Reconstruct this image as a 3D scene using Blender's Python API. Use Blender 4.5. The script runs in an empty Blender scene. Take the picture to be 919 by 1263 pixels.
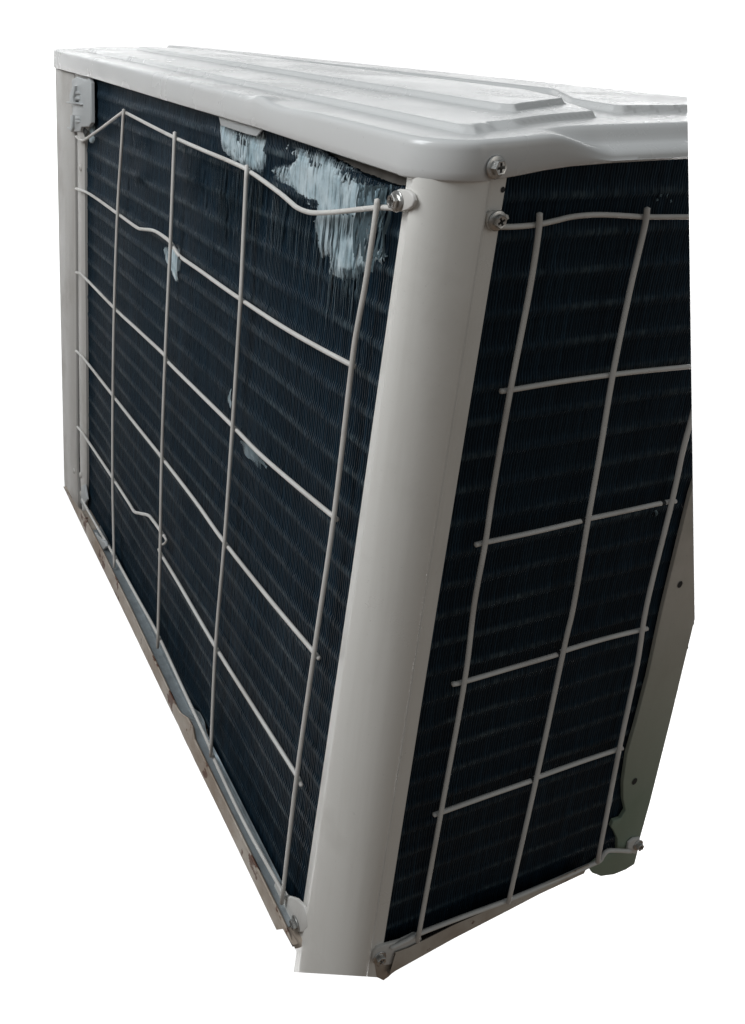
import bpy, bmesh, math, random
import numpy as np
from mathutils import Vector, Matrix, noise
random.seed(7); np.random.seed(7)
scene = bpy.context.scene
COL = scene.collection

# ------------------------------------------------------------------ camera
FPX, CX, CY, PW, PH = 1088.6964, 231.98, 382.61, 919.0, 1263.0
CAM = np.array([0.4037733, -0.31014861, 0.10227528])
RM = np.array([[0.3729958788211176, 0.9269492335128624, 0.04048694693822569],
               [0.30424965871242254, -0.0809708781629932, -0.9491448056344658],
               [-0.8765307864278564, 0.3663452406943895, -0.3122257917993534]])
cd = bpy.data.cameras.new('camera'); cam = bpy.data.objects.new('camera', cd); COL.objects.link(cam)
cd.sensor_fit = 'HORIZONTAL'; cd.sensor_width = 36.0
cd.lens = 36.0 * FPX / PW
cd.shift_x = (PW / 2 - CX) / PW
cd.shift_y = (CY - PH / 2) / PW
cd.clip_start = 0.02; cd.clip_end = 100
M = Matrix(((RM[0][0], -RM[1][0], -RM[2][0], CAM[0]),
            (RM[0][1], -RM[1][1], -RM[2][1], CAM[1]),
            (RM[0][2], -RM[1][2], -RM[2][2], CAM[2]), (0, 0, 0, 1)))
cam.matrix_world = M
scene.camera = cam

# ------------------------------------------------------------------ world: a dim room
w = bpy.data.worlds.new('World'); scene.world = w; w.use_nodes = True
nt = w.node_tree; nt.nodes.clear()
tc = nt.nodes.new('ShaderNodeTexCoord'); sp = nt.nodes.new('ShaderNodeSeparateXYZ')
rp = nt.nodes.new('ShaderNodeValToRGB'); mr = nt.nodes.new('ShaderNodeMapRange')
mr.inputs['From Min'].default_value = -1; mr.inputs['From Max'].default_value = 1
rp.color_ramp.elements[0].position = 0.30; rp.color_ramp.elements[0].color = (.50, .37, .27, 1)
rp.color_ramp.elements[1].position = 0.62; rp.color_ramp.elements[1].color = (.86, .95, 1.0, 1)
bg = nt.nodes.new('ShaderNodeBackground'); out = nt.nodes.new('ShaderNodeOutputWorld')
bg.inputs['Strength'].default_value = 0.23
nt.links.new(tc.outputs['Generated'], sp.inputs[0]); nt.links.new(sp.outputs['Z'], mr.inputs['Value'])
nt.links.new(mr.outputs[0], rp.inputs[0]); nt.links.new(rp.outputs[0], bg.inputs[0]); nt.links.new(bg.outputs[0], out.inputs[0])

# ------------------------------------------------------------------ lamps
def area(name, loc, target, size, watts, color=(1, 1, 1), size_y=None):
    l = bpy.data.lights.new(name, 'AREA'); l.energy = watts; l.color = color
    l.shape = 'RECTANGLE'; l.size = size; l.size_y = size_y or size
    o = bpy.data.objects.new(name, l); COL.objects.link(o); o.location = loc
    o.rotation_euler = (Vector(target) - Vector(loc)).to_track_quat('-Z', 'Y').to_euler()
    return o
area('window_light', (-0.22, -1.2, 1.02), (-0.12, 0.0, .02), .7, 25, (0.94, 0.975, 1.0), 1.1)
area('right_fill_light', (2.3, 1.7, .75), (0, .15, -.2), .8, 5, (1.0, .95, .88), 1.6)  # added fill lamp, out of view, brightens the right face and post flange
FWD = Vector(RM[2]); RIGHT = Vector(RM[0]); DOWN = Vector(RM[1]); CV = Vector(CAM)
def vs(r, d, f): return CV + RIGHT * r + DOWN * d + FWD * f
BD = 4.2                                   # backdrop distance
for r, d in ((-1.9, -1.9), (-1.9, 3.2), (3.4, -1.9), (3.4, 3.2)):
    area('backdrop_light', vs(r, d, 2.0), vs(r, d, BD), 1.2, 135)
scene.view_settings.view_transform = 'Standard'; scene.view_settings.look = 'None'
scene.view_settings.exposure = 0; scene.view_settings.gamma = 1

# ------------------------------------------------------------------ helpers
def bp(u, v, ax, val):
    """the point of the plane (axis ax = val) that the photograph shows at pixel u, v"""
    d = RM.T @ np.array([(u - CX) / FPX, (v - CY) / FPX, 1.0])
    t = (val - CAM[ax]) / d[ax]
    return Vector(CAM + t * d)
def L(u, v, y=0.0): return bp(u, v, 1, y)
def R(u, v, x=0.0): return bp(u, v, 0, x)

def mesh_obj(name, bm, mat, parent=None, smooth=True, angle=35):
    me = bpy.data.meshes.new(name)
    bm.normal_update(); bm.to_mesh(me); bm.free()
    return mesh_link(name, me, mat, parent, smooth, angle)
def mesh_link(name, me, mat, parent=None, smooth=True, angle=35):
    me.materials.append(mat)
    o = bpy.data.objects.new(name, me); COL.objects.link(o)
    if parent: o.parent = parent
    if smooth:
        me.polygons.foreach_set('use_smooth', [True] * len(me.polygons))
        if hasattr(me, 'set_sharp_from_angle'): me.set_sharp_from_angle(angle=math.radians(angle))
    return o

def clip(bm, a, b, keep_left=True):
    """saw the sheet along the plane seen edge-on as the photograph's line a-b"""
    da = RM.T @ np.array([(a[0] - CX) / FPX, (a[1] - CY) / FPX, 1.0])
    db = RM.T @ np.array([(b[0] - CX) / FPX, (b[1] - CY) / FPX, 1.0])
    n = Vector(np.cross(da, db)).normalized()
    # a point to the left of the line
    t = RM.T @ np.array([((a[0] + b[0]) / 2 - 30 - CX) / FPX, ((a[1] + b[1]) / 2 - CY) / FPX, 1.0])
    if (n.dot(Vector(t)) > 0) == keep_left: n = -n
    bmesh.ops.bisect_plane(bm, geom=bm.verts[:] + bm.edges[:] + bm.faces[:], plane_co=CV, plane_no=n, clear_outer=True)
def clip_low(bm, a, b):
    da = RM.T @ np.array([(a[0] - CX) / FPX, (a[1] - CY) / FPX, 1.0]); db = RM.T @ np.array([(b[0] - CX) / FPX, (b[1] - CY) / FPX, 1.0])
    n = Vector(np.cross(da, db)).normalized()
    if n.z > 0: n = -n
    bmesh.ops.bisect_plane(bm, geom=bm.verts[:] + bm.edges[:] + bm.faces[:], plane_co=CV, plane_no=n, clear_outer=True)
CUT_R = ((848, 118), (857, 765))
CUT_TOP = ((838, 100), (856, 640))

def catmull(pts, n=6):
    P = [Vector(p) for p in pts]; P = [P[0] * 2 - P[1]] + P + [P[-1] * 2 - P[-2]]; o = []
    for i in range(1, len(P) - 2):
        a, b, c, d = P[i - 1:i + 3]
        for k in range(n):
            t = k / n
            o.append(0.5 * ((2 * b) + (c - a) * t + (2 * a - 5 * b + 4 * c - d) * t * t + (3 * b - a - 3 * c + d) * t ** 3))
    o.append(P[-2]); return o
def tube(bm, pts, r, seg=10, caps=True):
    pts = [Vector(p) for p in pts]; rings = []; up = None
    for i, p in enumerate(pts):
        t = (pts[min(i + 1, len(pts) - 1)] - pts[max(i - 1, 0)]).normalized()
        if up is None: up = t.orthogonal().normalized()
        up = (up - t * up.dot(t)).normalized(); s = t.cross(up)
        rr = r
        rings.append([bm.verts.new(p + (up * math.cos(a) + s * math.sin(a)) * rr) for a in [2 * math.pi * k / seg for k in range(seg)]])
    for A, B in zip(rings, rings[1:]):
        for k in range(seg): bm.faces.new((A[k], A[(k + 1) % seg], B[(k + 1) % seg], B[k]))
    if caps:
        for ring, s in ((rings[0], -1), (rings[-1], 1)):
            c = bm.verts.new(sum((v.co for v in ring), Vector()) / seg + (pts[-1] - pts[-2] if s > 0 else pts[0] - pts[1]).normalized() * r * .5)
            for k in range(seg):
                f = (ring[k], ring[(k + 1) % seg], c)
                bm.faces.new(f if s > 0 else f[::-1])
def plate(bm, pts, thick, bevel=0.0006):
    """pts: outline on a plane; thick: vector of the thickness, from front to back"""
    thick = Vector(thick)
    f = [bm.verts.new(p) for p in pts]; b = [bm.verts.new(p + thick) for p in pts]
    F = bm.faces.new(f); B = bm.faces.new(b[::-1]); n = len(f)
    for i in range(n): bm.faces.new((f[(i + 1) % n], f[i], b[i], b[(i + 1) % n]))
    bmesh.ops.recalc_face_normals(bm, faces=bm.faces[:])
    if bevel:
        es = [e for e in F.edges]
        bmesh.ops.bevel(bm, geom=es, offset=bevel, segments=2, affect='EDGES', profile=.5)
def box(bm, lo, hi):
    lo, hi = Vector(lo), Vector(hi)
    v = [bm.verts.new((x, y, z)) for x in (lo.x, hi.x) for y in (lo.y, hi.y) for z in (lo.z, hi.z)]
    for q in ((0, 1, 3, 2), (4, 6, 7, 5), (0, 4, 5, 1), (2, 3, 7, 6), (0, 2, 6, 4), (1, 5, 7, 3)): bm.faces.new([v[i] for i in q])
    bmesh.ops.recalc_face_normals(bm, faces=bm.faces[:])
def sstep(a, b, x):
    t = min(1, max(0, (x - a) / (b - a))); return t * t * (3 - 2 * t)
def interp(x, xs, ys): return float(np.interp(x, xs, ys))

# ------------------------------------------------------------------ materials
def principled(name):
    m = bpy.data.materials.new(name); m.use_nodes = True
    t = m.node_tree; return m, t, t.nodes['Principled BSDF']
def N(t, kind, **k):
    n = t.nodes.new(kind)
    for a, b in k.items():
        if a in n.inputs: n.inputs[a].default_value = b
        else: setattr(n, a, b)
    return n
def mixc(t, fac, a, b):
    m = t.nodes.new('ShaderNodeMix'); m.data_type = 'RGBA'
    for s, v in ((6, a), (7, b)):
        if isinstance(v, tuple): m.inputs[s].default_value = (*v, 1)
        else: t.links.new(v, m.inputs[s])
    t.links.new(fac, m.inputs[0]) if not isinstance(fac, float) else setattr(m.inputs[0], 'default_value', fac)
    return m.outputs[2]
def ramp(t, src, a, b):
    r = t.nodes.new('ShaderNodeMapRange'); r.inputs['From Min'].default_value = a; r.inputs['From Max'].default_value = b
    t.links.new(src, r.inputs['Value']); return r.outputs[0]
def coords(t, scale=(1, 1, 1)):
    g = t.nodes.new('ShaderNodeTexCoord'); mp = t.nodes.new('ShaderNodeMapping'); mp.inputs['Scale'].default_value = scale
    t.links.new(g.outputs['Object'], mp.inputs[0]); return mp.outputs[0]
def noise_tex(t, vec, scale, detail=4, rough=.55):
    n = N(t, 'ShaderNodeTexNoise'); n.inputs['Scale'].default_value = scale; n.inputs['Detail'].default_value = detail
    n.inputs['Roughness'].default_value = rough; t.links.new(vec, n.inputs['Vector']); return n.outputs['Fac']

def paint(name, base, dirt, rough=.33, dirt_lo=.52, dirt_hi=.8, peel=.05, rust=None, streaky=.35, wavy=.12, metallic=0.0, lower=None, specks=.5):
    m, t, b = principled(name); c = coords(t)
    big = noise_tex(t, c, 9, 6, .6); fine = noise_tex(t, c, 160, 3); streak = noise_tex(t, coords(t, (60, 60, 4)), 1.2, 5, .6)
    col = mixc(t, ramp(t, big, dirt_lo, dirt_hi), base, dirt)
    k = t.nodes.new('ShaderNodeMath'); k.operation = 'MULTIPLY'; t.links.new(ramp(t, streak, .52, .78), k.inputs[0]); k.inputs[1].default_value = streaky
    col = mixc(t, k.outputs[0], col, dirt)
    speck = noise_tex(t, coords(t), 420, 2)
    k2 = t.nodes.new('ShaderNodeMath'); k2.operation = 'MULTIPLY'; t.links.new(ramp(t, speck, .68, .78), k2.inputs[0]); k2.inputs[1].default_value = specks
    col = mixc(t, k2.outputs[0], col, tuple(x * .45 for x in dirt))
    if rust:
        rn = noise_tex(t, c, 38, 5, .6)
        col = mixc(t, ramp(t, rn, rust, rust + .03), col, (.09, .030, .012))
    if lower:                                            # green reflection painted into the lower part of this sheet
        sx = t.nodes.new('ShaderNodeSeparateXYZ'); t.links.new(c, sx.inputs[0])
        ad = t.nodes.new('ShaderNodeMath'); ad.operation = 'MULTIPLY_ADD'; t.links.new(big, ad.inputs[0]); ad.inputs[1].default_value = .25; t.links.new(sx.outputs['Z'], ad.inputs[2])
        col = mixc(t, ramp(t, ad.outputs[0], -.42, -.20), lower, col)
    b.inputs['Metallic'].default_value = metallic
    t.links.new(col, b.inputs['Base Color'])
    t.links.new(ramp2(t, big, rough - .05, rough + .16), b.inputs['Roughness'])
    bu = N(t, 'ShaderNodeBump'); bu.inputs['Strength'].default_value = peel; bu.inputs['Distance'].default_value = .002
    t.links.new(fine, bu.inputs['Height'])
    wv = noise_tex(t, c, 14, 2, .4)
    b2 = N(t, 'ShaderNodeBump'); b2.inputs['Strength'].default_value = wavy; b2.inputs['Distance'].default_value = .006
    t.links.new(wv, b2.inputs['Height']); t.links.new(bu.outputs[0], b2.inputs['Normal']); t.links.new(b2.outputs[0], b.inputs['Normal'])
    return m
def ramp2(t, src, lo, hi):
    r = t.nodes.new('ShaderNodeMapRange'); r.inputs['From Min'].default_value = .3; r.inputs['From Max'].default_value = .7
    r.inputs['To Min'].default_value = lo; r.inputs['To Max'].default_value = hi
    t.links.new(src, r.inputs['Value']); return r.outputs[0]
def metal(name, base, rough, metallic=1.0, noise_amt=.1, scale=60):
    m, t, b = principled(name); b.inputs['Metallic'].default_value = metallic
    n = noise_tex(t, coords(t), scale, 4)
    t.links.new(mixc(t, ramp(t, n, .35, .7), base, tuple(x * .6 for x in base)), b.inputs['Base Color'])
    t.links.new(ramp2(t, n, rough, rough + noise_amt), b.inputs['Roughness'])
    return m

MAT_COVER = paint('painted_steel_cover', (.57, .565, .555), (.49, .475, .46), .19, .5, 1.0, peel=.0, streaky=0.0, wavy=.015, specks=.15)
MAT_POST = paint('painted_steel_post', (.745, .725, .685), (.58, .555, .51), .28, .55, .9, peel=.03, streaky=.35, wavy=.06, metallic=.12, specks=.15)
MAT_PANEL = paint('painted_steel_panel', (.47, .45, .425), (.34, .31, .275), .42)
MAT_PAN = paint('painted_base_pan', (.50, .45, .39), (.24, .17, .12), .45, .38, .68, rust=.585)
MAT_GREEN = paint('post_paint_green_reflection', (.50, .46, .41), (.33, .31, .26), .5, .4, .7, lower=(.20, .25, .19))  # beige paint, with a green reflection coloured in below
MAT_WIRE = paint('plastic_coated_wire', (.58, .56, .53), (.40, .37, .34), .45, .5, .75, peel=.15)
MAT_CLIP = paint('grey_plastic', (.42, .43, .43), (.30, .30, .29), .45)
MAT_GALV = metal('galvanised_steel', (.42, .46, .48), .35, .7, .2)
MAT_SCREW = metal('zinc_plated_steel', (.60, .59, .57), .22, .95, .2, 300)
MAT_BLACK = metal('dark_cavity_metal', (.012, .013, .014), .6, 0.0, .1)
MAT_TAPE = metal('inner_plate', (.30, .27, .24), .55, .1, .1)

def fin_material(name, a, b_, spec):
    m, t, b = principled(name)
    n = noise_tex(t, coords(t, (1, 1, .25)), 30, 5, .65)
    n2 = noise_tex(t, coords(t, (500, 500, 12)), 1.0, 2)
    col = mixc(t, ramp(t, n, .3, .75), a, b_)
    col = mixc(t, ramp(t, n2, .45, .8), col, tuple(x * 1.9 for x in b_))
    sx = t.nodes.new('ShaderNodeSeparateXYZ'); g = t.nodes.new('ShaderNodeTexCoord'); t.links.new(g.outputs['Object'], sx.inputs[0])
    def mth(op, x, y=0.0):
        q = t.nodes.new('ShaderNodeMath'); q.operation = op
        for i_, v_ in enumerate((x, y)):
            if isinstance(v_, float): q.inputs[i_].default_value = v_
            else: t.links.new(v_, q.inputs[i_])
        return q.outputs[0]
    wob = mth('MULTIPLY', mth('SUBTRACT', n, .5), .003)
    ph = mth('COSINE', mth('MULTIPLY', mth('SUBTRACT', mth('ADD', sx.outputs['Z'], wob), .010), 2 * math.pi / .0245))
    collar_glint = mth('MULTIPLY', ramp(t, ph, .70, 1.0), ramp(t, noise_tex(t, coords(t, (1, 1, .6)), 13, 5, .7), .44, .64))
    collar_glint = mth('MULTIPLY', collar_glint, mth('ADD', ramp(t, noise_tex(t, coords(t, (380, 380, 40)), 1.0, 2), .40, .68), .12))
    col = mixc(t, collar_glint, col, (.065, .095, .11))      # glints over the tube collars, painted into the fin colour
    t.links.new(col, b.inputs['Base Color'])
    b.inputs['Metallic'].default_value = .35; b.inputs['Roughness'].default_value = .48
    b.inputs['Specular IOR Level'].default_value = spec
    return m
MAT_FIN = fin_material('coated_aluminium_fins', (.0045, .013, .022), (.008, .022, .036), .22)
m, t, b = principled('scraped_aluminium_fins')
at = N(t, 'ShaderNodeAttribute', attribute_name='scuff')
n1 = noise_tex(t, coords(t, (420, 420, 16)), 1.0, 4, .6); n2 = noise_tex(t, coords(t, (1, 1, .6)), 55, 5, .65)
def mth(op, x, y):
    q = t.nodes.new('ShaderNodeMath'); q.operation = op
    for i_, v_ in enumerate((x, y)):
        if isinstance(v_, float): q.inputs[i_].default_value = v_
        else: t.links.new(v_, q.inputs[i_])
    return q.outputs[0]
fac = mth('ADD', mth('ADD', at.outputs['Fac'], mth('MULTIPLY', mth('SUBTRACT', n1, .5), 2.4)), mth('MULTIPLY', mth('SUBTRACT', n2, .5), 1.3))
pale = mixc(t, ramp(t, n2, .35, .7), (.38, .52, .58), (.74, .84, .88))
t.links.new(mixc(t, ramp(t, fac, .10, 1.0), (.012, .026, .038), pale), b.inputs['Base Color'])
b.inputs['Metallic'].default_value = .35; b.inputs['Roughness'].default_value = .36
MAT_CRUSH = m
MAT_BENT = metal('bent_fin_edges', (.13, .19, .22), .4, .4, .2, 200)

# ------------------------------------------------------------------ backdrop
bm = bmesh.new()
rows = []
for j in range(13):
    d = -3.2 + j * 8 / 12
    row = []
    for i in range(17):
        r = -2.3 + i * 7.6 / 16
        q = BD - .02 * (r - .6) ** 2
        row.append(bm.verts.new(vs(r, d, q)))
    rows.append(row)
for A, B in zip(rows, rows[1:]):
    for i in range(16): bm.faces.new((A[i], A[i + 1], B[i + 1], B[i]))
m, t, b = principled('white_backdrop_paper'); b.inputs['Base Color'].default_value = (.85, .85, .85, 1); b.inputs['Roughness'].default_value = .9
bdp = mesh_obj('backdrop', bm, m); bdp['kind'] = 'structure'

# ------------------------------------------------------------------ the unit
unit = bpy.data.objects.new('air_conditioner_unit', None); COL.objects.link(unit)
unit.location = (0, 0, 0); unit.empty_display_size = .1
unit['label'] = 'light grey outdoor air conditioner unit with bent wire guard and crushed dark coil fins'
unit['category'] = 'air conditioner'

# ---- top cover
RC = 0.034; OX, OY = 0.0125, -0.0065; CXX, CYY = OX - RC, OY + RC      # corner centre
def inpoly(x, y, P, ramp_w=.0028):
    """smooth inside-ness of a convex counter-clockwise polygon"""
    d = 1e9
    for (x0, y0), (x1, y1) in zip(P, P[1:] + P[:1]):
        l = math.hypot(x1 - x0, y1 - y0)
        d = min(d, ((x1 - x0) * (y - y0) - (y1 - y0) * (x - x0)) / l)
    return sstep(0, ramp_w, d)
P1 = [(-.80, .030), (-.016, .030), (-.010, .036), (-.040, .158), (-.125, .205), (-.80, .205)]
P2 = [(-.78, .092), (-.058, .092), (-.050, .100), (-.082, .172), (-.150, .197), (-.78, .197)]
P3 = [(-.60, .232), (-.115, .232), (-.105, .24), (-.13, .262), (-.60, .262)]
P4 = [(-.115, .207), (-.066, .197), (-.060, .203), (-.05, .34), (-.30, .34)]
P5 = [(-1.4, .262), (.05, .262), (.05, .50), (-1.4, .50)]
def base_z(x, y):
    k = min(1, max(0, y / .33))
    z = .0455 + (-.0136 * min(x, 0)) * (1 - k) + k * .0068 + .0035 * sstep(0.01, .12, y) + .004 * x * k
    return z
def edge_d(x, y):
    if x > CXX and y < CYY: return RC - math.hypot(x - CXX, y - CYY)
    return min(OX - x, y - OY)
def H(x, y, d=None):
    if d is None: d = edge_d(x, y)
    z = base_z(x, y)
    z += .0042 * inpoly(x, y, P1) + .0042 * inpoly(x, y, P2) + .005 * inpoly(x, y, P4) - 0.0
    z += .0050 * inpoly(x, y, P5, .008) * (1 - inpoly(x, y, P4))
    z += .0024 * math.exp(-((x + .207) / .012) ** 2) * (1 - sstep(.0, .03, y)) - .0014 * math.exp(-((x + .165) / .028) ** 2) * (1 - sstep(.0, .03, y))
    # the stepped-down ledge along the right-hand side
    if x > -.06:
        s = sstep(.070, .125, y)
        dd = OX - x
        z -= (.0135 * (1 - sstep(.011, .022, dd)) - .003 * sstep(0, .011, dd) * (1 - sstep(.011, .022, dd))) * s
    r = .0045
    if d < r: z -= r - math.sqrt(max(0, r * r - (r - d) ** 2))
    return z
xs = [-1.19 + (i / 200) * .79 for i in range(200)] + [-.40 + i * (.40 + CXX) / 260 for i in range(261)]
ys = [CYY + i * (.330 - CYY) / 230 for i in range(231)]
ZR = [R(u, v, OX) for u, v in ((594, 225), (640, 217), (672, 210.5), (705, 205.5), (760, 201), (847, 196))]
ZRY = [p.y for p in ZR]; ZRZ = [p.z for p in ZR]
def zlow_left(x): return interp(x, [-.845, -.66, -.41, -.2, 0], [.0318, .0312, .0285, .0268, .0222])
def zlow_right(y): return interp(y, ZRY, ZRZ)
bm = bmesh.new()
NA = 20
def ring(d):
    P = []
    for x in xs: P.append((x, OY + d, 'L', x))
    for k in range(1, NA):
        a = -math.pi / 2 + k / NA * math.pi / 2
        P.append((CXX + (RC - d) * math.cos(a), CYY + (RC - d) * math.sin(a), 'C', k / NA))
    for y in ys: P.append((OX - d, y, 'R', y))
    return P
def zl(tag, s):
    if tag == 'L': return zlow_left(s)
    if tag == 'R': return zlow_right(s)
    return zlow_left(0) * (1 - s) + zlow_right(CYY) * s
prev = None
def link(A, B):
    for i in range(len(A) - 1):
        if A[i] is B[i] or A[i + 1] is B[i + 1]: continue
        try: bm.faces.new((A[i], A[i + 1], B[i + 1], B[i]))
        except ValueError: pass
R0 = ring(0)
rings = []
for dz_, off in ((.0012, .0045), (0.0003, .0035), (-.0003, .0022), (0, .0008), (.0012, 0)):
    Rr = ring(off); rings.append([bm.verts.new((p[0], p[1], zl(q[2], q[3]) + dz_)) for p, q in zip(Rr, R0)])
for f in (.25, .5, .75, .93, 1.0):
    vsx = []
    for p in R0:
        lo = zl(p[2], p[3]) + .0012; hi = H(p[0], p[1], 0.0)
        bow = .0009 * math.sin(math.pi * f)
        bow += (.0011 * math.exp(-((p[0] + .207) / .016) ** 2) * math.sin(f * 2.2) + .0005 * math.sin(p[0] * 23) * f * (1 - f) * 2) if p[2] == 'L' else 0
        nx, ny = (0, -1) if p[2] == 'L' else ((1, 0) if p[2] == 'R' else (math.cos(-math.pi / 2 + p[3] * math.pi / 2), math.sin(-math.pi / 2 + p[3] * math.pi / 2)))
        vsx.append(bm.verts.new((p[0] + nx * bow * .5, p[1] + ny * bow * .5, lo + (hi - lo) * f)))
    rings.append(vsx)
for d in (.0004, .001, .0018, .0028, .004, .006, .008, .010, .012, .014, .016, .018, .020, .022, .025, .028, RC):
    rings.append([bm.verts.new((p[0], p[1], H(p[0], p[1], d))) for p in ring(d)])
for A, B in zip(rings, rings[1:]): link(A, B)
prev = None
for y in ys:
    row = [bm.verts.new((x, y, H(x, y, 1))) for x in xs]
    if prev: link(prev, row)
    prev = row
back = [bm.verts.new((x, .3325, base_z(x, .33) - .02)) for x in xs]
link(prev, back)
bmesh.ops.remove_doubles(bm, verts=bm.verts[:], dist=1e-5)
# saw off along the left end (a straight oblique end), and at the right-hand cut
n = Vector((.336, -.345 + .0, 0)); n = Vector((.33, .345, 0)).normalized()
pA, pB = Vector((-.845, -.006, 0)), Vector((-1.185, .33, 0)); dd = (pB - pA).normalized(); n = Vector((dd.y, -dd.x, 0))
if n.x > 0: n = -n
bmesh.ops.bisect_plane(bm, geom=bm.verts[:] + bm.edges[:] + bm.faces[:], plane_co=pA, plane_no=n, clear_outer=True)
clip(bm, (848, 118), (849, 200))
bmesh.ops.recalc_face_normals(bm, faces=bm.faces[:])
cover = mesh_obj('top_cover', bm, MAT_COVER, unit, angle=60)

# ---- corner post
def edge_x(z): return interp(-z, [-.03, .0, .247, .589, .66], [-.0187, -.0193, -.0283, -.0432, -.0455])
def edge_y(z): return interp(-z, [-.03, .266, .581, .66], [.0553, .0520, .0499, .0492])
bm = bmesh.new(); rows = []
for k in range(46):
    z = .0235 - k * (.0235 + .66) / 45
    xl, yr = edge_x(z), edge_y(z); P = []
    P += [(xl, .0022), (xl, .0), (xl + .0006, -.0006), (xl + .006, -.0006), (xl + .0072, -.0011), (xl + .0084, -.0024), (xl + .0098, -.0030)]
    x0 = xl + .0098; y1 = yr - .0225; xo = .0100
    sx, sy = xo - x0, y1 + .0030                       # big rounded corner, proud of both flanges
    for q in range(1, 25):
        a = q / 25 * math.pi / 2
        P.append((x0 + sx * math.sin(a), -.0030 + sy * (1 - math.cos(a))))
    P += [(xo, y1), (xo - .0004, y1 + .002), (xo - .0022, y1 + .0045), (xo - .0062, y1 + .0085), (xo - .0085, y1 + .0105), (xo - .0090, y1 + .0118), (xo - .0087, y1 + .0130), (xo - .0090, y1 + .0142), (.0010, yr - .0006), (.0002, yr), (-.0033, yr)]
    rows.append([bm.verts.new((x, y, z)) for x, y in P])
for A, B in zip(rows, rows[1:]):
    for i in range(len(A) - 1): bm.faces.new((A[i], B[i], B[i + 1], A[i + 1]))
clip_low(bm, (300, 1195), (520, 1209))
# keep what lies above the bottom line
bmesh.ops.recalc_face_normals(bm, faces=bm.faces[:])
post = mesh_obj('corner_post', bm, MAT_POST, unit, angle=50)

# ---- heat exchanger fins
CY0 = .0035; CX0 = -.0035
gap = sorted([tuple(L(u, v, CY0)[i] for i in (0, 2)) for u, v in ((380, 175), (398, 190), (420, 203), (445, 215), (470, 225), (485, 228), (500, 229), (520, 233))])
def fin_pack(name, along, lo, hi, fixed, sign, topf):
    """along: 0 = fins side by side in x, 1 = in y; front edges on the plane fixed"""
    pitch = .00235; nf = int((hi - lo) / pitch); zstep = .0034
    V = []; F = []; base = 0
    for i in range(nf):
        s0 = lo + (i + .5) * pitch + random.gauss(0, .00008)
        zt = topf(s0); zb = -.612 if along == 0 else -.632; nz = int((zt - zb) / zstep)
        z = np.linspace(zt, zb, nz)
        band = np.cos((z - .01) * 2 * math.pi / .0245)
        band = np.clip((band - .45) / .55, 0, 1)
        sub = np.cos((z) * 2 * math.pi / .00817)
        wdt = .00042 + .00060 * band + .00005 * np.random.rand(nz)
        ph = (.00007 if along == 0 else .00014) * np.where(np.arange(nz) % 2 == 0, 1, -1) + .00012 * np.sin(z * 60 + i * .05) + np.random.randn(nz) * .00005
        dep = .0010 * (1 - band) + .0003 * np.sin(z * 37 + i * .11) + .00012 * np.random.randn(nz)
        s = s0 + ph
        zz = z
        A = np.stack([s - wdt, np.full(nz, .013), zz], 1); B = np.stack([s - wdt, dep, zz], 1)
        C_ = np.stack([s + wdt, dep, zz], 1); D = np.stack([s + wdt, np.full(nz, .013), zz], 1)
        q = np.stack([A, B, C_, D], 1).reshape(-1, 3)
        V.append(q)
        k = np.arange(nz - 1)[:, None] * 4 + base
        for c in range(3):
            F.append(np.concatenate([k + c, k + c + 1, k + c + 5, k + c + 4], 1))
        base += nz * 4
    V = np.concatenate(V); F = np.concatenate(F)
    X = np.empty_like(V)
    if along == 0: X[:, 0] = V[:, 0]; X[:, 1] = fixed + sign * V[:, 1]
    else: X[:, 1] = V[:, 0]; X[:, 0] = fixed + sign * V[:, 1]
    X[:, 2] = V[:, 2]
    me = bpy.data.meshes.new(name)
    me.vertices.add(len(X)); me.vertices.foreach_set('co', X.ravel())
    me.loops.add(F.size); me.loops.foreach_set('vertex_index', F.ravel().astype(np.int32))
    me.polygons.add(len(F)); me.polygons.foreach_set('loop_start', np.arange(0, F.size, 4, dtype=np.int32))
    me.update(calc_edges=True); me.validate()
    return me
gx = [g[0] for g in gap]; gz = [g[1] for g in gap]
topL = lambda x: (.043 if x < gx[0] else float(np.interp(x, gx, gz)) - .001 * random.random()) - .0
me = fin_pack('coil_fins', 0, -.745, -.014, CY0, 1, topL)
fl = mesh_link('coil_fins', me, MAT_FIN, unit, smooth=False); fl['kind'] = 'stuff'
me = fin_pack('coil_fins', 1, .044, .330, CX0, -1, lambda y: .030 if y > .06 else .033)
bm = bmesh.new(); bm.from_mesh(me); clip(bm, *CUT_R); clip_low(bm, (488, 1184), (727, 1066))
fr = mesh_obj('coil_fins', bm, MAT_FIN, unit, smooth=False); fr['kind'] = 'stuff'
# dark core behind the fins (tubes and shadowed depth of the exchanger)
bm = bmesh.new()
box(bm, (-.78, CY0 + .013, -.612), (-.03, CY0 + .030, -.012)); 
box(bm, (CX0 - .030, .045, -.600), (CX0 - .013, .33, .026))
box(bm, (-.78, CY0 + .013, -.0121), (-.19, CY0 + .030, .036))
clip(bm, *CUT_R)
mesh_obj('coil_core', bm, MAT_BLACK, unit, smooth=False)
# grey-brown inner plate seen through the gap over the pushed-down fins
bm = bmesh.new(); pl = [L(u, v, CY0 + .008) for u, v in ((360, 150), (540, 200), (540, 262), (480, 262), (380, 220))]
plate(bm, pl, (0, .0015, 0)); mesh_obj('inner_plate', bm, MAT_TAPE, unit, smooth=False)

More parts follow.
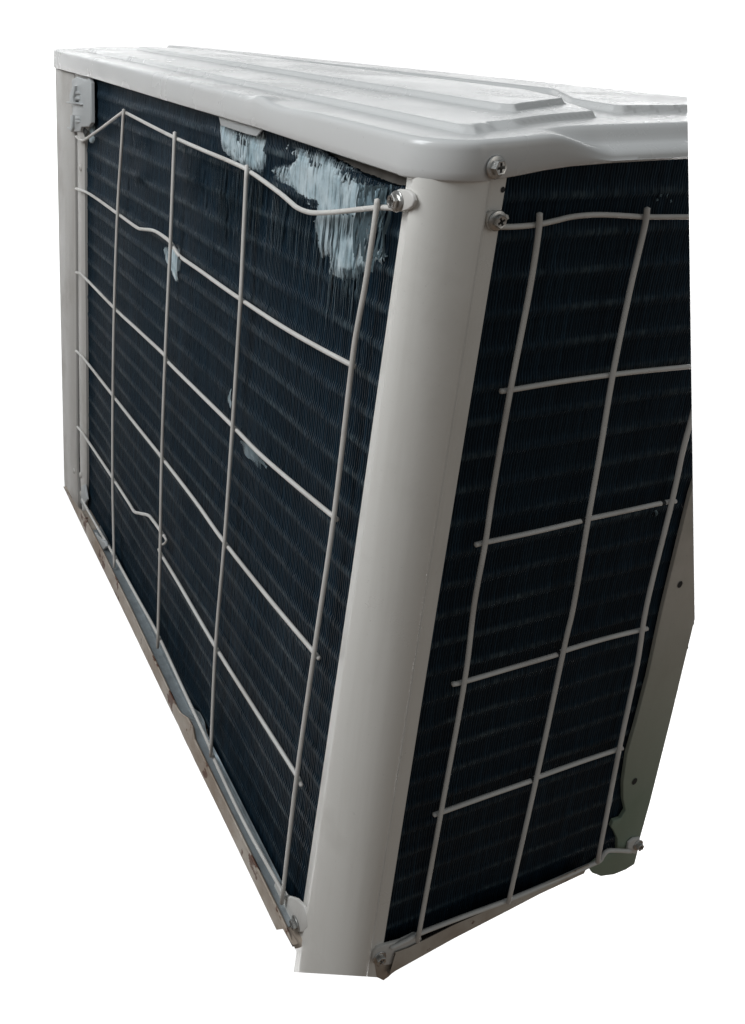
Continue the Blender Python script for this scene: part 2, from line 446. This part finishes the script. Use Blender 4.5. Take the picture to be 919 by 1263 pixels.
# ---- crushed and bent fins
def poly_spans(P, x):
    z = []
    for (x0, z0), (x1, z1) in zip(P, P[1:] + P[:1]):
        if (x0 <= x) != (x1 <= x): z.append(z0 + (z1 - z0) * (x - x0) / (x1 - x0))
    z.sort(reverse=True); return [(z[i], z[i + 1]) for i in range(0, len(z) - 1, 2)]
def crushed(name, px, plane='L', mat=None, jag=.0022, step=.0009, label=None, curl=.0008):
    f = (lambda u, v: L(u, v, CY0 - .0005)) if plane == 'L' else (lambda u, v: R(u, v, CX0 + .0005))
    P = [(q[0], q[2]) if plane == 'L' else (q[1], q[2]) for q in (f(u, v) for u, v in px)]
    x0, x1 = min(p[0] for p in P), max(p[0] for p in P)
    bm = bmesh.new(); g = .0011; sc = bm.verts.layers.float.new('scuff')
    x0 -= 5 * g; x1 += 5 * g
    za, zb_ = min(p[1] for p in P) - 9 * g, max(p[1] for p in P) + 6 * g
    nx, nz = int((x1 - x0) / g) + 1, int((zb_ - za) / g) + 1; gv = {}
    def inside(x, z):
        z += .0010 * noise.noise(Vector((x * 900, z * 60, 9))) + .0030 * noise.noise(Vector((x * 120, z * 120, 3)))
        return any(b_ < z < a for a, b_ in poly_spans(P, x))
    ins = {(i, j): inside(x0 + i * g, za + j * g) for i in range(nx + 1) for j in range(nz + 1)}
    def gvert(i, j):
        if (i, j) not in gv:
            x_, z_ = x0 + i * g, za + j * g
            # depth: close to the surface inside, tucked back between the fins at the rim of the patch
            near = sum(ins.get((i + a, j + b_), False) for a in (-3, -1, 1, 3) for b_ in (-3, -1, 1, 3, 6, 9)) / 24
            dpt = .0022 * (1 - near) ** 1.5 - .0007 * near - .0010 * noise.noise(Vector((x_ * 40, z_ * 40, 1.7))) - .0005 * noise.noise(Vector((x_ * 60 + z_ * 110, z_ * 30, 4))) - .00018 * noise.noise(Vector((x_ * 1500, z_ * 60, 2)))
            gv[(i, j)] = bm.verts.new((x_, CY0 + dpt, z_) if plane == 'L' else (CX0 - dpt, x_, z_)); gv[(i, j)][sc] = min(1, near * 1.35)
        return gv[(i, j)]
    for i in range(nx):
        for j in range(nz):
            if any(ins.get((i + a, j + b_), False) for a in (-2, 0, 2) for b_ in (-2, 0, 5)):
                f4 = bm.faces.new((gvert(i, j), gvert(i + 1, j), gvert(i + 1, j + 1), gvert(i, j + 1))); f4.smooth = True
    x0 += 5 * g; x1 -= 5 * g; x = x0 + step * .5
    while x < x1:
        for zt, zb in poly_spans(P, x):
            zt += random.gauss(0, jag * .5); zb += random.gauss(0, jag * .6) - (random.random() < .2) * random.random() * jag * 2
            if zt - zb < .001 or random.random() < .45: continue
            if random.random() < .7: # only the ragged lower or upper fringe
                if random.random() < .6: zt = zb + min(zt - zb, random.uniform(.004, .014))
                else: zb = zt - min(zt - zb, random.uniform(.003, .010))
            n = max(2, int((zt - zb) / .003)); prev = None
            for k in range(n + 1):
                t = k / n; z = zt + (zb - zt) * t
                nn = noise.noise(Vector((x * 45, z * 45, 1.7))); n2 = noise.noise(Vector((x * 180, z * 30, 5)))
                lift = .0009 + .0016 * nn + .0006 * n2
                end = sstep(0, .18, t) * (1 - sstep(.85, 1, t))
                wv = .0006 * n2
                wd = step * 2.1 * (.35 + .65 * end)
                a = (x - step * .1 + wv, -lift * end + .0004, z); b_ = (x + wd + wv, -lift * end + .0004 + curl * .12 * (1 - .4 * end), z + .0004)
                if plane == 'L': va, vb = (a[0], CY0 + a[1], a[2]), (b_[0], CY0 + b_[1], b_[2])
                else: va, vb = (CX0 - a[1], a[0], a[2]), (CX0 - b_[1], b_[0], b_[2])
                cur = (bm.verts.new(va), bm.verts.new(vb)); cur[0][sc] = cur[1][sc] = .35 + .5 * end
                if prev: bm.faces.new((prev[0], prev[1], cur[1], cur[0]))
                prev = cur
        x += step * (.8 + .4 * random.random())
    o = mesh_obj(name, bm, mat or MAT_CRUSH, unit, smooth=True, angle=80); o['kind'] = 'stuff'
    if label: o['label'] = label
    return o
Z2 = lambda P: [(280 + a * .2829, 80 + b * .2829) for a, b in P]
Z1 = lambda P: [(60 + a * .2829, 40 + b * .2829) for a, b in P]
crushed('crushed_fins', Z2([(255, 352), (330, 375), (390, 388), (430, 415), (500, 455), (570, 500), (600, 520), (640, 540), (640, 600), (625, 690), (600, 720), (600, 790), (640, 820), (705, 830), (640, 850), (600, 865), (540, 895), (490, 908), (440, 895), (450, 850), (470, 835), (435, 800), (395, 790), (400, 740), (375, 700), (390, 640), (400, 600), (340, 580), (280, 530), (185, 460), (270, 445), (300, 420), (300, 385)]),
        label='large pale patch of flattened fins below the dented cover')
crushed('crushed_fins', Z1([(745, 370), (785, 425), (900, 450), (935, 440), (935, 560), (905, 590), (860, 570), (800, 530), (760, 495), (745, 440)]), label='pale scraped fins under the small tab')
crushed('crushed_fins', Z1([(497, 940), (545, 925), (570, 935), (566, 1010), (556, 1085), (535, 1045), (515, 1010)]), jag=.001, label='small torn flap of fins beside a wire crossing')
crushed('crushed_fins', Z1([(165, 415), (192, 403), (195, 440), (185, 470), (172, 455)]), jag=.001)
crushed('crushed_fins', [(281.5, 478), (284, 480), (283, 505), (280.5, 500)], jag=.002)
crushed('crushed_fins', [(294, 544), (302, 546), (316, 558), (329, 577), (315, 568), (302, 555)], jag=.0008, mat=metal("scuffed_fins", (.22, .30, .34), .35, .4, .15, 120))
crushed('crushed_fins', [(806, 632), (810, 630), (809, 637), (807, 641)], 'R', jag=.001, mat=MAT_BENT)
# single bent fin edges catching light
bm = bmesh.new()
def streaks(n, u0, u1, v0, v1, ln, plane='L'):
    for i in range(n):
        u = random.uniform(u0, u1); v = random.uniform(v0, v1) + (u - u0) * .25
        p = L(u, v, CY0 - .0006) if plane == 'L' else R(u, v, CX0 + .0006)
        l = random.uniform(.3, 1) * ln; wd = random.uniform(.00025, .0007); k = 5; prev = None
        ax = Vector((1, 0, 0)) if plane == 'L' else Vector((0, 1, 0)); nrm = Vector((0, -1, 0)) if plane == 'L' else Vector((1, 0, 0))
        for j in range(k + 1):
            t = j / k; ww = wd * math.sin(math.pi * (t * .9 + .05))
            c = p + Vector((0, 0, -l * t)) + ax * .0004 * math.sin(t * 9 + i)
            cur = (bm.verts.new(c - ax * ww), bm.verts.new(c + ax * ww + nrm * ww * .8))
            if prev: bm.faces.new((prev[0], prev[1], cur[1], cur[0]))
            prev = cur
streaks(90, 228, 330, 165, 215, .050)
streaks(60, 262, 325, 190, 250, .060)
streaks(70, 330, 440, 225, 265, .055)
streaks(40, 395, 450, 290, 330, .045)
streaks(30, 165, 178, 205, 222, .012)
streaks(16, 165, 180, 165, 172, .012)
streaks(14, 110, 260, 130, 300, .02)
streaks(4, 785, 845, 225, 245, .005, 'R')
o = mesh_obj('bent_fins', bm, MAT_BENT, unit, smooth=False); o['kind'] = 'stuff'
# fins left standing crooked beside the crushed patch
bm = bmesh.new()
for i in range(34):
    u = random.uniform(446, 486); v = 226 + (u - 446) * .05 + random.uniform(0, 5)
    p = L(u, v, CY0 - .001); l = random.uniform(.02, .055); ph = random.random() * 6; prev = None
    for j in range(15):
        t = j / 14; c = p + Vector((.0022 * math.sin(ph + t * 8) * (1 - t), -.0016 - .0012 * math.sin(ph + t * 5), -l * t)); ww = .0005
        cur = (bm.verts.new(c + Vector((-ww, 0, 0))), bm.verts.new(c + Vector((ww, .0007, 0))))
        if prev: bm.faces.new((prev[0], prev[1], cur[1], cur[0]))
        prev = cur
o = mesh_obj('bent_fins', bm, MAT_BENT, unit, smooth=True); o['kind'] = 'stuff'

# ---- small tab under the cover rim
bm = bmesh.new()
plate(bm, [L(u, v, -.0022) for u, v in ((268, 136), (326, 155), (323, 160), (316, 168), (305, 165.5), (272, 154.5))], (0, .0014, 0), .0003)
mesh_obj('tab', bm, MAT_CLIP, unit)

# ---- wire guards
WR = .0018
def wire(px, parent, face='L', lift=.004, name='wire', smooth_path=True, extra=None, cut=False, r=WR):
    f = (lambda u, v: L(u, v, -lift)) if face == 'L' else (lambda u, v: R(u, v, lift))
    pts = [f(*q) for q in px]
    if extra: pts = pts + extra
    path = catmull(pts, 6) if smooth_path else pts
    bm = bmesh.new(); tube(bm, path, r)
    if cut: clip(bm, *CUT_R)
    return mesh_obj(name, bm, MAT_WIRE, parent, angle=70)
gl = wire([(94, 168.5), (99, 172.5), (102.5, 173.5), (106, 171.5), (128, 156), (147, 141.5), (153, 138.5), (160, 141.5), (185, 154.5), (214, 169), (250, 185), (280, 197.5), (303, 208), (308, 211.5), (322, 221), (345, 238), (358, 249), (365, 255), (375, 260), (387.5, 262.5), (413, 261.5), (450, 257.5), (470, 256), (490, 257)], unit, name='wire_guard')
gl['label'] = 'long side wire guard with its top wire bent down toward the corner'
wires_L_h = [
    [(94, 232.5), (111, 239.5), (145, 263.5), (168, 280), (175, 282.5), (188, 284), (198, 289), (210, 298.5), (216, 308), (223, 317), (250, 336), (283.5, 360), (342, 399), (390, 427), (437, 452)],
    [(94, 336), (103, 341), (141, 380), (170, 407), (202, 437), (207, 446), (240, 479), (284, 522.5), (320, 559.5), (370, 603), (416, 641)],
    [(94, 432.6), (104, 443), (138.5, 487), (170, 527), (197, 561), (240, 617), (274, 665), (330, 736), (382.5, 799), (393.5, 812)],
    [(95.6, 526.7), (103, 536), (138.5, 589), (158, 619), (165.5, 630.7), (172, 633), (182.5, 635.5), (188, 641), (197, 653.5), (203, 662)],
    [(196, 677), (199, 684), (220, 719), (266, 798), (315, 876), (363.5, 952.5), (372, 969)],
    [(101, 616), (116, 643), (142, 687.5), (170, 738), (195, 783.6), (225, 848), (256, 914.6), (264, 936), (300, 1012), (345, 1094), (352, 1108)],
]
for P in wires_L_h: wire(P, gl)
# the snapped wire's curled end
wire([(203, 662), (205, 667), (202, 671), (198, 671)], gl, r=.0013, lift=.005)
wires_L_v = [
    [(152.5, 135), (150, 180), (145, 262), (141, 380), (139.3, 488), (139, 591), (140, 650), (141, 700)],
    [(215.5, 163), (213, 230), (210, 306), (204, 438), (199.6, 566), (197.5, 680), (194.5, 799)],
    [(304.5, 204), (300.5, 290), (296.5, 374), (287, 525), (277, 668), (266, 799), (260, 933)],
    [(465.5, 246), (462, 275), (451, 349), (441.5, 400), (434, 450), (412, 637), (387.5, 805), (366, 958), (347.5, 1114)],
]
for P in wires_L_v: wire(P, gl, lift=.0072)
gr = wire([(613.6, 279.7), (635, 279.5), (662, 277), (683.6, 272.5), (702, 268), (719.5, 265.7), (741, 264.8), (770, 266), (797, 267.5), (849, 267.5), (900, 268)], unit, 'R', name='wire_guard', cut=True)
gr['label'] = 'short side wire guard, its wires nearly straight'
for P in [
    [(617.6, 482.5), (629.6, 481), (690, 471), (755.7, 462), (800, 457), (852.7, 452), (900, 448)],
    [(586.6, 672), (598.6, 669), (660, 656), (717, 642.5), (725.5, 640), (770, 630.5), (816, 620.5), (833, 618)],
    [(558.4, 844), (573, 840.6), (630, 824), (688, 807), (695, 803), (745, 788), (798, 775)],
    [(535, 1005), (544, 1002), (600, 982), (657.6, 962), (662, 959), (715, 940), (767.6, 922.5)],
    [(482, 1169), (501, 1160), (517, 1151.5), (570, 1131), (627, 1110), (680, 1088), (721, 1070), (739, 1062), (744, 1055), (750, 1049.5), (762, 1049), (778, 1050)]]:
    wire(P, gr, 'R', cut=True)
for P in [
    [(665.6, 263), (664, 288), (652.5, 362), (629.6, 481), (608.7, 601.7), (598.6, 670), (585, 745), (573, 840.6), (544, 1002), (515, 1161)],
    [(798.5, 256.5), (795, 280), (776.5, 360), (755.7, 463), (739.5, 561.4), (725.5, 641), (708, 745), (695, 803), (662, 959), (627, 1114)],
    [(878, 420), (866, 465), (852.7, 517), (842, 557.4), (829, 618), (798, 745), (786, 819.5), (764, 924), (737, 1064)]]:
    wire(P, gr, 'R', lift=.0072, cut=True)

# ---- lugs (flattened wire ends and mounting ears)
def lug(px, face='L', off=.001, th=.003, mat=None, bev=.0009, name='mounting_lug', label=None):
    bm = bmesh.new()
    if face == 'L': pts = [L(u, v, -off - th) for u, v in px]; tv = (0, th, 0)
    else: pts = [R(u, v, off + th) for u, v in px]; tv = (-th, 0, 0)
    plate(bm, pts, tv, bev)
    o = mesh_obj(name, bm, mat or MAT_WIRE, unit, angle=50)
    if label: o['label'] = label
    return o
lug([(484, 236), (492, 233), (502, 234), (508, 239), (510.5, 247), (508.5, 254), (502, 259), (493, 261), (486, 258)], off=.0034, th=.0022)
lug([(338, 1090), (346, 1096), (353, 1105), (366, 1109), (375, 1118), (379, 1132), (379, 1144), (374, 1150), (366, 1150), (357, 1142), (346, 1126), (337, 1108)], off=.001, th=.0022)
lug([(459, 1183), (461, 1175), (466, 1169), (473, 1166.5), (494, 1161), (511, 1152.5), (519, 1153), (521, 1160), (505, 1172), (492, 1184), (484, 1190), (470, 1191.5), (461, 1188)], 'R', off=.001, th=.0022)
lug([(602, 264), (607, 260.5), (614, 260), (620, 262), (628, 265.5), (629, 270), (624, 273), (623, 279), (618, 284), (611, 286), (604, 283), (601, 274)], 'R', off=.0018, th=.0018)
lug([(774, 1050), (776, 1040), (782, 1035), (790, 1034), (789, 1046), (784, 1054)], 'R', off=.001, th=.002)

# ---- screws: flanged hex heads with a cross recess
def screw_mesh():
    bm = bmesh.new()
    def lathe(prof, seg, rot=0):
        rs = []
        for r, h in prof: rs.append([bm.verts.new((r * math.cos(2 * math.pi * k / seg + rot), r * math.sin(2 * math.pi * k / seg + rot), h)) for k in range(seg)])
        for A, B in zip(rs, rs[1:]):
            for k in range(seg): bm.faces.new((A[k], A[(k + 1) % seg], B[(k + 1) % seg], B[k]))
        return rs
    lathe([(.0066, 0), (.0068, .0006), (.0064, .0011), (.0048, .0015), (.0040, .0016)], 28)
    rs = lathe([(.0046, .0013), (.0046, .0042), (.0042, .0047), (.0034, .0046)], 6)
    # cross recess: 12-sided cross sunk into the top
    s, l = .00085, .0028; cr = [(l, -s), (l, s), (s, s), (s, l), (-s, l), (-s, s), (-l, s), (-l, -s), (-s, -s), (-s, -l), (s, -l), (s, -s)]
    top = [bm.verts.new((x, y, .0045)) for x, y in cr]; bot = [bm.verts.new((x * .6, y * .6, .0012)) for x, y in cr]
    for k in range(12): bm.faces.new((top[k], top[(k + 1) % 12], bot[(k + 1) % 12], bot[k]))
    bm.faces.new(bot)
    # ring between hexagon and cross
    hexr = rs[-1]
    es = [bm.edges.get((top[k], top[(k + 1) % 12])) for k in range(12)] + [bm.edges.get((hexr[k], hexr[(k + 1) % 6])) for k in range(6)]
    bmesh.ops.triangle_fill(bm, edges=es, use_beauty=True)
    bmesh.ops.recalc_face_normals(bm, faces=bm.faces[:])
    me = bpy.data.meshes.new('screw'); bm.to_mesh(me); bm.free(); return me
sm = screw_mesh(); first = None
for k, (p, face, rot, s) in enumerate([
        (L(489.5, 248.4, -.0058), 'L', .3, .95), (R(611, 206, OX + .0007), 'R', .1, 1.0), (R(613, 272, .0038), 'R', .5, .92),
        (L(365, 1139, -.0034), 'L', .2, .9), (R(468, 1181, .0034), 'R', .7, .88), (R(787, 1042, .0034), 'R', .2, .8)]):
    if first is None: o = mesh_link('screw', sm, MAT_SCREW, unit, True, 30); first = o
    else: o = first.copy(); COL.objects.link(o)
    nrm = Vector((0, -1, 0)) if face == 'L' else Vector((1, 0, 0))
    tilt = Vector((random.uniform(-.08, .08), random.uniform(-.08, .08), random.uniform(-.08, .08)))
    q = (nrm + tilt).normalized().to_track_quat('Z', 'Y').to_matrix().to_4x4()
    o.matrix_local = Matrix.Translation(p) @ q @ Matrix.Rotation(rot, 4, 'Z') @ Matrix.Scale(s, 4)
    o.parent = unit

# ---- left panel and channel strip
def panel(name, px, face, off, th, mat, bev=.0008, label=None, cuts=()):
    bm = bmesh.new()
    if face == 'L': pts = [L(u, v, off) for u, v in px]; tv = (0, th, 0)
    else: pts = [R(u, v, -off) for u, v in px]; tv = (-th, 0, 0)
    plate(bm, pts, tv, bev)
    for c in cuts: clip(bm, *c)
    o = mesh_obj(name, bm, mat, unit, angle=50)
    if label: o['label'] = label
    return o
panel('side_panel', [(68, 75), (91, 82), (92, 200), (93.5, 400), (94, 560), (97, 641), (80, 604), (79, 590)], 'L', -.001, .004, MAT_PANEL)
bm = bmesh.new()                                         # rolled edge strip beside the coil
rows = []
E1 = [(60, 91), (170, 95.5), (300, 96.5), (400, 97), (560, 98.5), (600, 99.5), (648, 103)]
E2 = [(60, 111), (110, 111.5), (150, 111.5), (165, 106), (176, 104), (300, 104.5), (425, 105.6), (585, 106.7), (605, 106), (616, 105), (648, 106)]
for k in range(60):
    v = 75 + k * (648 - 75) / 59
    ua = float(np.interp(v, *zip(*E1))); ub = float(np.interp(v, *zip(*E2)))
    a = L(ua, v, .0); b_ = L(ub, v + 1, .0); w_ = b_ - a
    rows.append([bm.verts.new(a + Vector((0, .006, 0))), bm.verts.new(a + Vector((0, .0005, 0))), bm.verts.new(a + w_ * .1 + Vector((0, -.001, 0))), bm.verts.new(a + w_ * .5 + Vector((0, -.0004, 0))),
                 bm.verts.new(a + w_ * .9 + Vector((0, -.001, 0))), bm.verts.new(b_ + Vector((0, .0005, 0))), bm.verts.new(b_ + Vector((0, .004, 0)))])
for A, B in zip(rows, rows[1:]):
    for i in range(6): bm.faces.new((A[i], B[i], B[i + 1], A[i + 1]))
mesh_obj('edge_strip', bm, MAT_PANEL, unit, angle=60)
# dents pressed in the strip / panel fixings
for (u, v) in ((91.5, 581), (99.5, 586), (99.5, 207), (100, 609)):
    bm = bmesh.new(); bmesh.ops.create_uvsphere(bm, u_segments=12, v_segments=8, radius=.0045)
    o = mesh_obj('rivet', bm, MAT_PANEL, unit); o.location = L(u, v, -.001); o.scale = (1, .45, 1)

# ---- wiring clip at the upper left
K = lambda P: [(60 + a * .1109, 80 + b * .1109) for a, b in P]
clipb = panel('sensor_clip', K([(255, 165), (310, 130), (410, 160), (440, 150), (465, 200), (470, 640), (440, 690), (360, 690), (350, 740), (250, 745), (245, 600), (262, 560), (262, 470), (238, 420), (235, 330), (255, 240)]), 'L', -.0055, .005, MAT_CLIP, .0014, 'grey plastic clip block holding a bare sensor mount')
def sub(o, parent): o.parent = parent; return o
sub(panel('clip_arm', K([(228, 330), (262, 240), (285, 235), (282, 300), (268, 360), (270, 420), (340, 425), (350, 442), (195, 425), (190, 410), (232, 408)]), 'L', -.0095, .005, MAT_CLIP, .0008), clipb)
sub(panel('clip_arm', K([(240, 560), (262, 560), (262, 700), (245, 745), (205, 705), (200, 690), (238, 700)]), 'L', -.0090, .005, MAT_CLIP, .0008), clipb)
sub(panel('clip_slot', K([(283, 295), (290, 290), (292, 395), (330, 400), (330, 412), (280, 408), (262, 380)]), 'L', -.0061, .001, MAT_BLACK, 0), clipb)
for a, b_ in ((310, 310), (310, 372), (312, 590), (312, 628)):
    o = sub(panel('clip_peg', K([(a - 22, b_ - 20), (a + 24, b_ - 18), (a + 26, b_ + 14), (a - 20, b_ + 18)]), 'L', -.0075, .003, MAT_CLIP, .0008), clipb)
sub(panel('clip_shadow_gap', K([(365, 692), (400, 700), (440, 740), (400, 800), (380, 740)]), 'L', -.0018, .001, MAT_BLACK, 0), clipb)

# ---- base pan
def zc(pts): return sum(p.z for p in pts) / len(pts)
YL = -.011
top_px = [(99, 628), (112, 652), (130, 687), (160, 748), (218, 872), (223, 880), (232, 886), (237, 896), (240, 912), (281, 996), (338, 1113), (352, 1142), (362, 1168)]
bot_px = [(78, 600), (104, 655), (130, 708), (160, 770), (212, 879), (220, 895), (228, 913), (235, 927), (240, 938), (272, 1003), (341, 1147), (349, 1146), (361, 1166)]
bm = bmesh.new()
T = [L(u, v, YL) for u, v in top_px]; B = [L(u, v, YL - .001) for u, v in bot_px]
rows = []
ZI = [L(u, v, .010) for u, v in ((104, 630), (120, 655), (141, 692), (168, 742), (222, 858), (227, 866), (233, 878), (240, 890), (246, 902), (285, 985), (345, 1100), (356, 1120), (366, 1140))]
for a, b_, c in zip(T, B, ZI):
    z2 = a.z - .0035
    rows.append([Vector((a.x, .020, z2)), Vector((a.x, YL + .004, z2)), Vector((a.x, YL + .0016, z2 + .001)), Vector((a.x, YL + .0012, a.z)), Vector((a.x, YL + .0002, a.z + .0006)), Vector((a.x, YL - .0006, a.z)), Vector((b_.x, YL - .001, b_.z)), Vector((b_.x, YL + .004, b_.z - .0004))])
vr = [[bm.verts.new(p) for p in r] for r in rows]
for A, B_ in zip(vr, vr[1:]):
    for i in range(7): bm.faces.new((A[i], A[i + 1], B_[i + 1], B_[i]))
bmesh.ops.recalc_face_normals(bm, faces=bm.faces[:])
pan = mesh_obj('base_pan', bm, MAT_PAN, unit, angle=40)
# galvanised channel liner between lip and coil
bm = bmesh.new()
prev = None
for a in T[1:-1]:
    z2 = a.z - .0025
    cur = [bm.verts.new((a.x, YL + .0028, z2)), bm.verts.new((a.x, YL + .010, z2 - .0002)), bm.verts.new((a.x, .0015, z2 + .0006)), bm.verts.new((a.x, .0022, z2 + .006))]
    if prev:
        for i in range(3): bm.faces.new((prev[i], prev[i + 1], cur[i + 1], cur[i]))
    prev = cur
bmesh.ops.recalc_face_normals(bm, faces=bm.faces[:])
o = mesh_obj('channel', bm, MAT_GALV, pan, angle=60)
# right-hand side of the pan
XR = .0052
tp = [(488, 1176), (505, 1170), (560, 1142), (629, 1112), (690, 1084), (727, 1067)]; bt = [(480, 1203), (489, 1197), (560, 1157.5), (629, 1122), (690, 1090), (727, 1071)]
bm = bmesh.new(); prev = None
for (u, v), (u2, v2) in zip(tp, bt):
    a = R(u, v, XR); b_ = R(u2, v2, XR)
    cur = [bm.verts.new(q) for q in ((-.004, a.y, a.z - .016), (XR - .0028, a.y, a.z - .013), (XR - .0012, a.y, a.z - .0002), (XR - .0004, a.y, a.z + .0004), (XR, a.y, a.z - .0004), (XR, b_.y, b_.z), (XR - .004, b_.y, b_.z))]
    if prev:
        for i in range(6): bm.faces.new((prev[i], prev[i + 1], cur[i + 1], cur[i]))
    prev = cur
bmesh.ops.recalc_face_normals(bm, faces=bm.faces[:])
mesh_obj('base_pan', bm, MAT_PAN, unit, angle=40)
# foot bits
panel('foot', [(462, 1188), (487, 1188), (487, 1198), (480, 1205), (473, 1210), (465, 1206)], 'R', -.0015, .004, MAT_PAN)
panel('foot', [(333, 1118), (352, 1128), (372, 1140), (382, 1170), (378, 1200), (369, 1199), (366, 1175), (356, 1158), (349, 1147)], 'L', .0012, .003, MAT_POST)

# ---- right rear post
px = [(868, 560), (852, 610), (835, 680), (818, 750), (800, 834), (785, 892), (774, 930), (769, 965), (769, 985), (772, 1000), (766, 1010), (757, 1013), (754, 1020), (758, 1026), (762, 1035), (762, 1050), (745, 1056), (727, 1070), (731, 1077), (741, 1081), (757, 1079), (772, 1073), (783, 1066), (787, 1050), (790, 1033), (802, 990), (827, 890), (857, 765), (870, 740)]
o = panel('rear_post', px, 'R', -.0004, .003, MAT_GREEN, .0006, 'rear corner post with painted green reflection and two holes', cuts=(CUT_R,))
bm = bmesh.new()                                           # its inward return, 20 mm deep
a, b_ = R(851, 640), R(745, 1056)
mesh_dummy = None
bm.free()
for (u, v, s) in ((839, 721, .0032), (783, 964, .0036)):
    bm = bmesh.new(); bmesh.ops.create_circle(bm, cap_ends=True, radius=1, segments=14)
    h = mesh_obj('screw_hole', bm, MAT_BLACK, o, smooth=False)
    h.matrix_local = Matrix.Translation(R(u, v, .0009)) @ Matrix.Rotation(math.pi / 2, 4, 'Y') @ Matrix.Diagonal((s, s * .8, s, 1))
bm = bmesh.new(); bmesh.ops.create_circle(bm, cap_ends=True, radius=1, segments=14)
h = mesh_obj('screw_hole', bm, MAT_BLACK, post, smooth=False)
h.matrix_local = Matrix.Translation(R(620.5, 234, .0014)) @ Matrix.Rotation(math.pi / 2, 4, 'Y') @ Matrix.Diagonal((.0018, .0014, 1, 1))

# ---- closed body behind: front panel, left end, floor
bm = bmesh.new()
box(bm, (-1.17, .316, -.615), (-.03, .328, .045)); clip(bm, *CUT_R)
mesh_obj('front_panel', bm, MAT_PANEL, unit, smooth=False)
bm = bmesh.new()
c = [(-.83, .004), (-1.165, .318), (-1.150, .325), (-.80, .010)]
lo = [bm.verts.new((x, y, -.612)) for x, y in c]; hi = [bm.verts.new((x, y, .045)) for x, y in c]
for i in range(4): bm.faces.new((lo[i], lo[(i + 1) % 4], hi[(i + 1) % 4], hi[i]))
bm.faces.new(hi); bm.faces.new(lo[::-1]); bmesh.ops.recalc_face_normals(bm, faces=bm.faces[:])
mesh_obj('end_panel', bm, MAT_PANEL, unit, smooth=False)
bm = bmesh.new()
f = [bm.verts.new(q) for q in ((-.72, .014, -.6125), (-.016, .014, -.6125), (-.016, .32, -.6125), (-1.15, .32, -.6125), (-.81, .014, -.6125))]
g = [bm.verts.new((v.co.x, v.co.y, -.6095)) for v in f]
bm.faces.new(f[::-1]); bm.faces.new(g)
for i in range(5): bm.faces.new((f[i], f[(i + 1) % 5], g[(i + 1) % 5], g[i]))
bmesh.ops.recalc_face_normals(bm, faces=bm.faces[:])
mesh_obj('floor_pan', bm, MAT_PAN, unit, smooth=False)

# ---- small tabs at the lower left, weld spots and chips on the wires
panel('clip_tab', [(103, 654), (110, 650), (121, 663), (129, 668), (130.5, 674), (126, 680), (117, 681)], 'L', -.0085, .0035, MAT_CLIP, .0008)
panel('clip_tab', [(100, 600), (104, 598), (107, 616), (103, 624), (99, 620)], 'L', -.0030, .003, MAT_CLIP, .0008)
for (u, v, face, par) in ((719, 641.5, 'R', gr), (817.5, 620.3, 'R', gr), (689.5, 806, 'R', gr), (657.5, 961.5, 'R', gr), (223, 318, 'L', gl), (206, 446, 'L', gl)):
    bm = bmesh.new(); c = R(u, v, .0042) if face == 'R' else L(u, v, -.0042)
    d = Vector((0, .0016, 0)) if face == 'R' else Vector((.0016, 0, -.0004))
    tube(bm, [c - d, c, c + d], .0020, 8); mesh_obj('chipped_coating', bm, MAT_BLACK, par, angle=70)
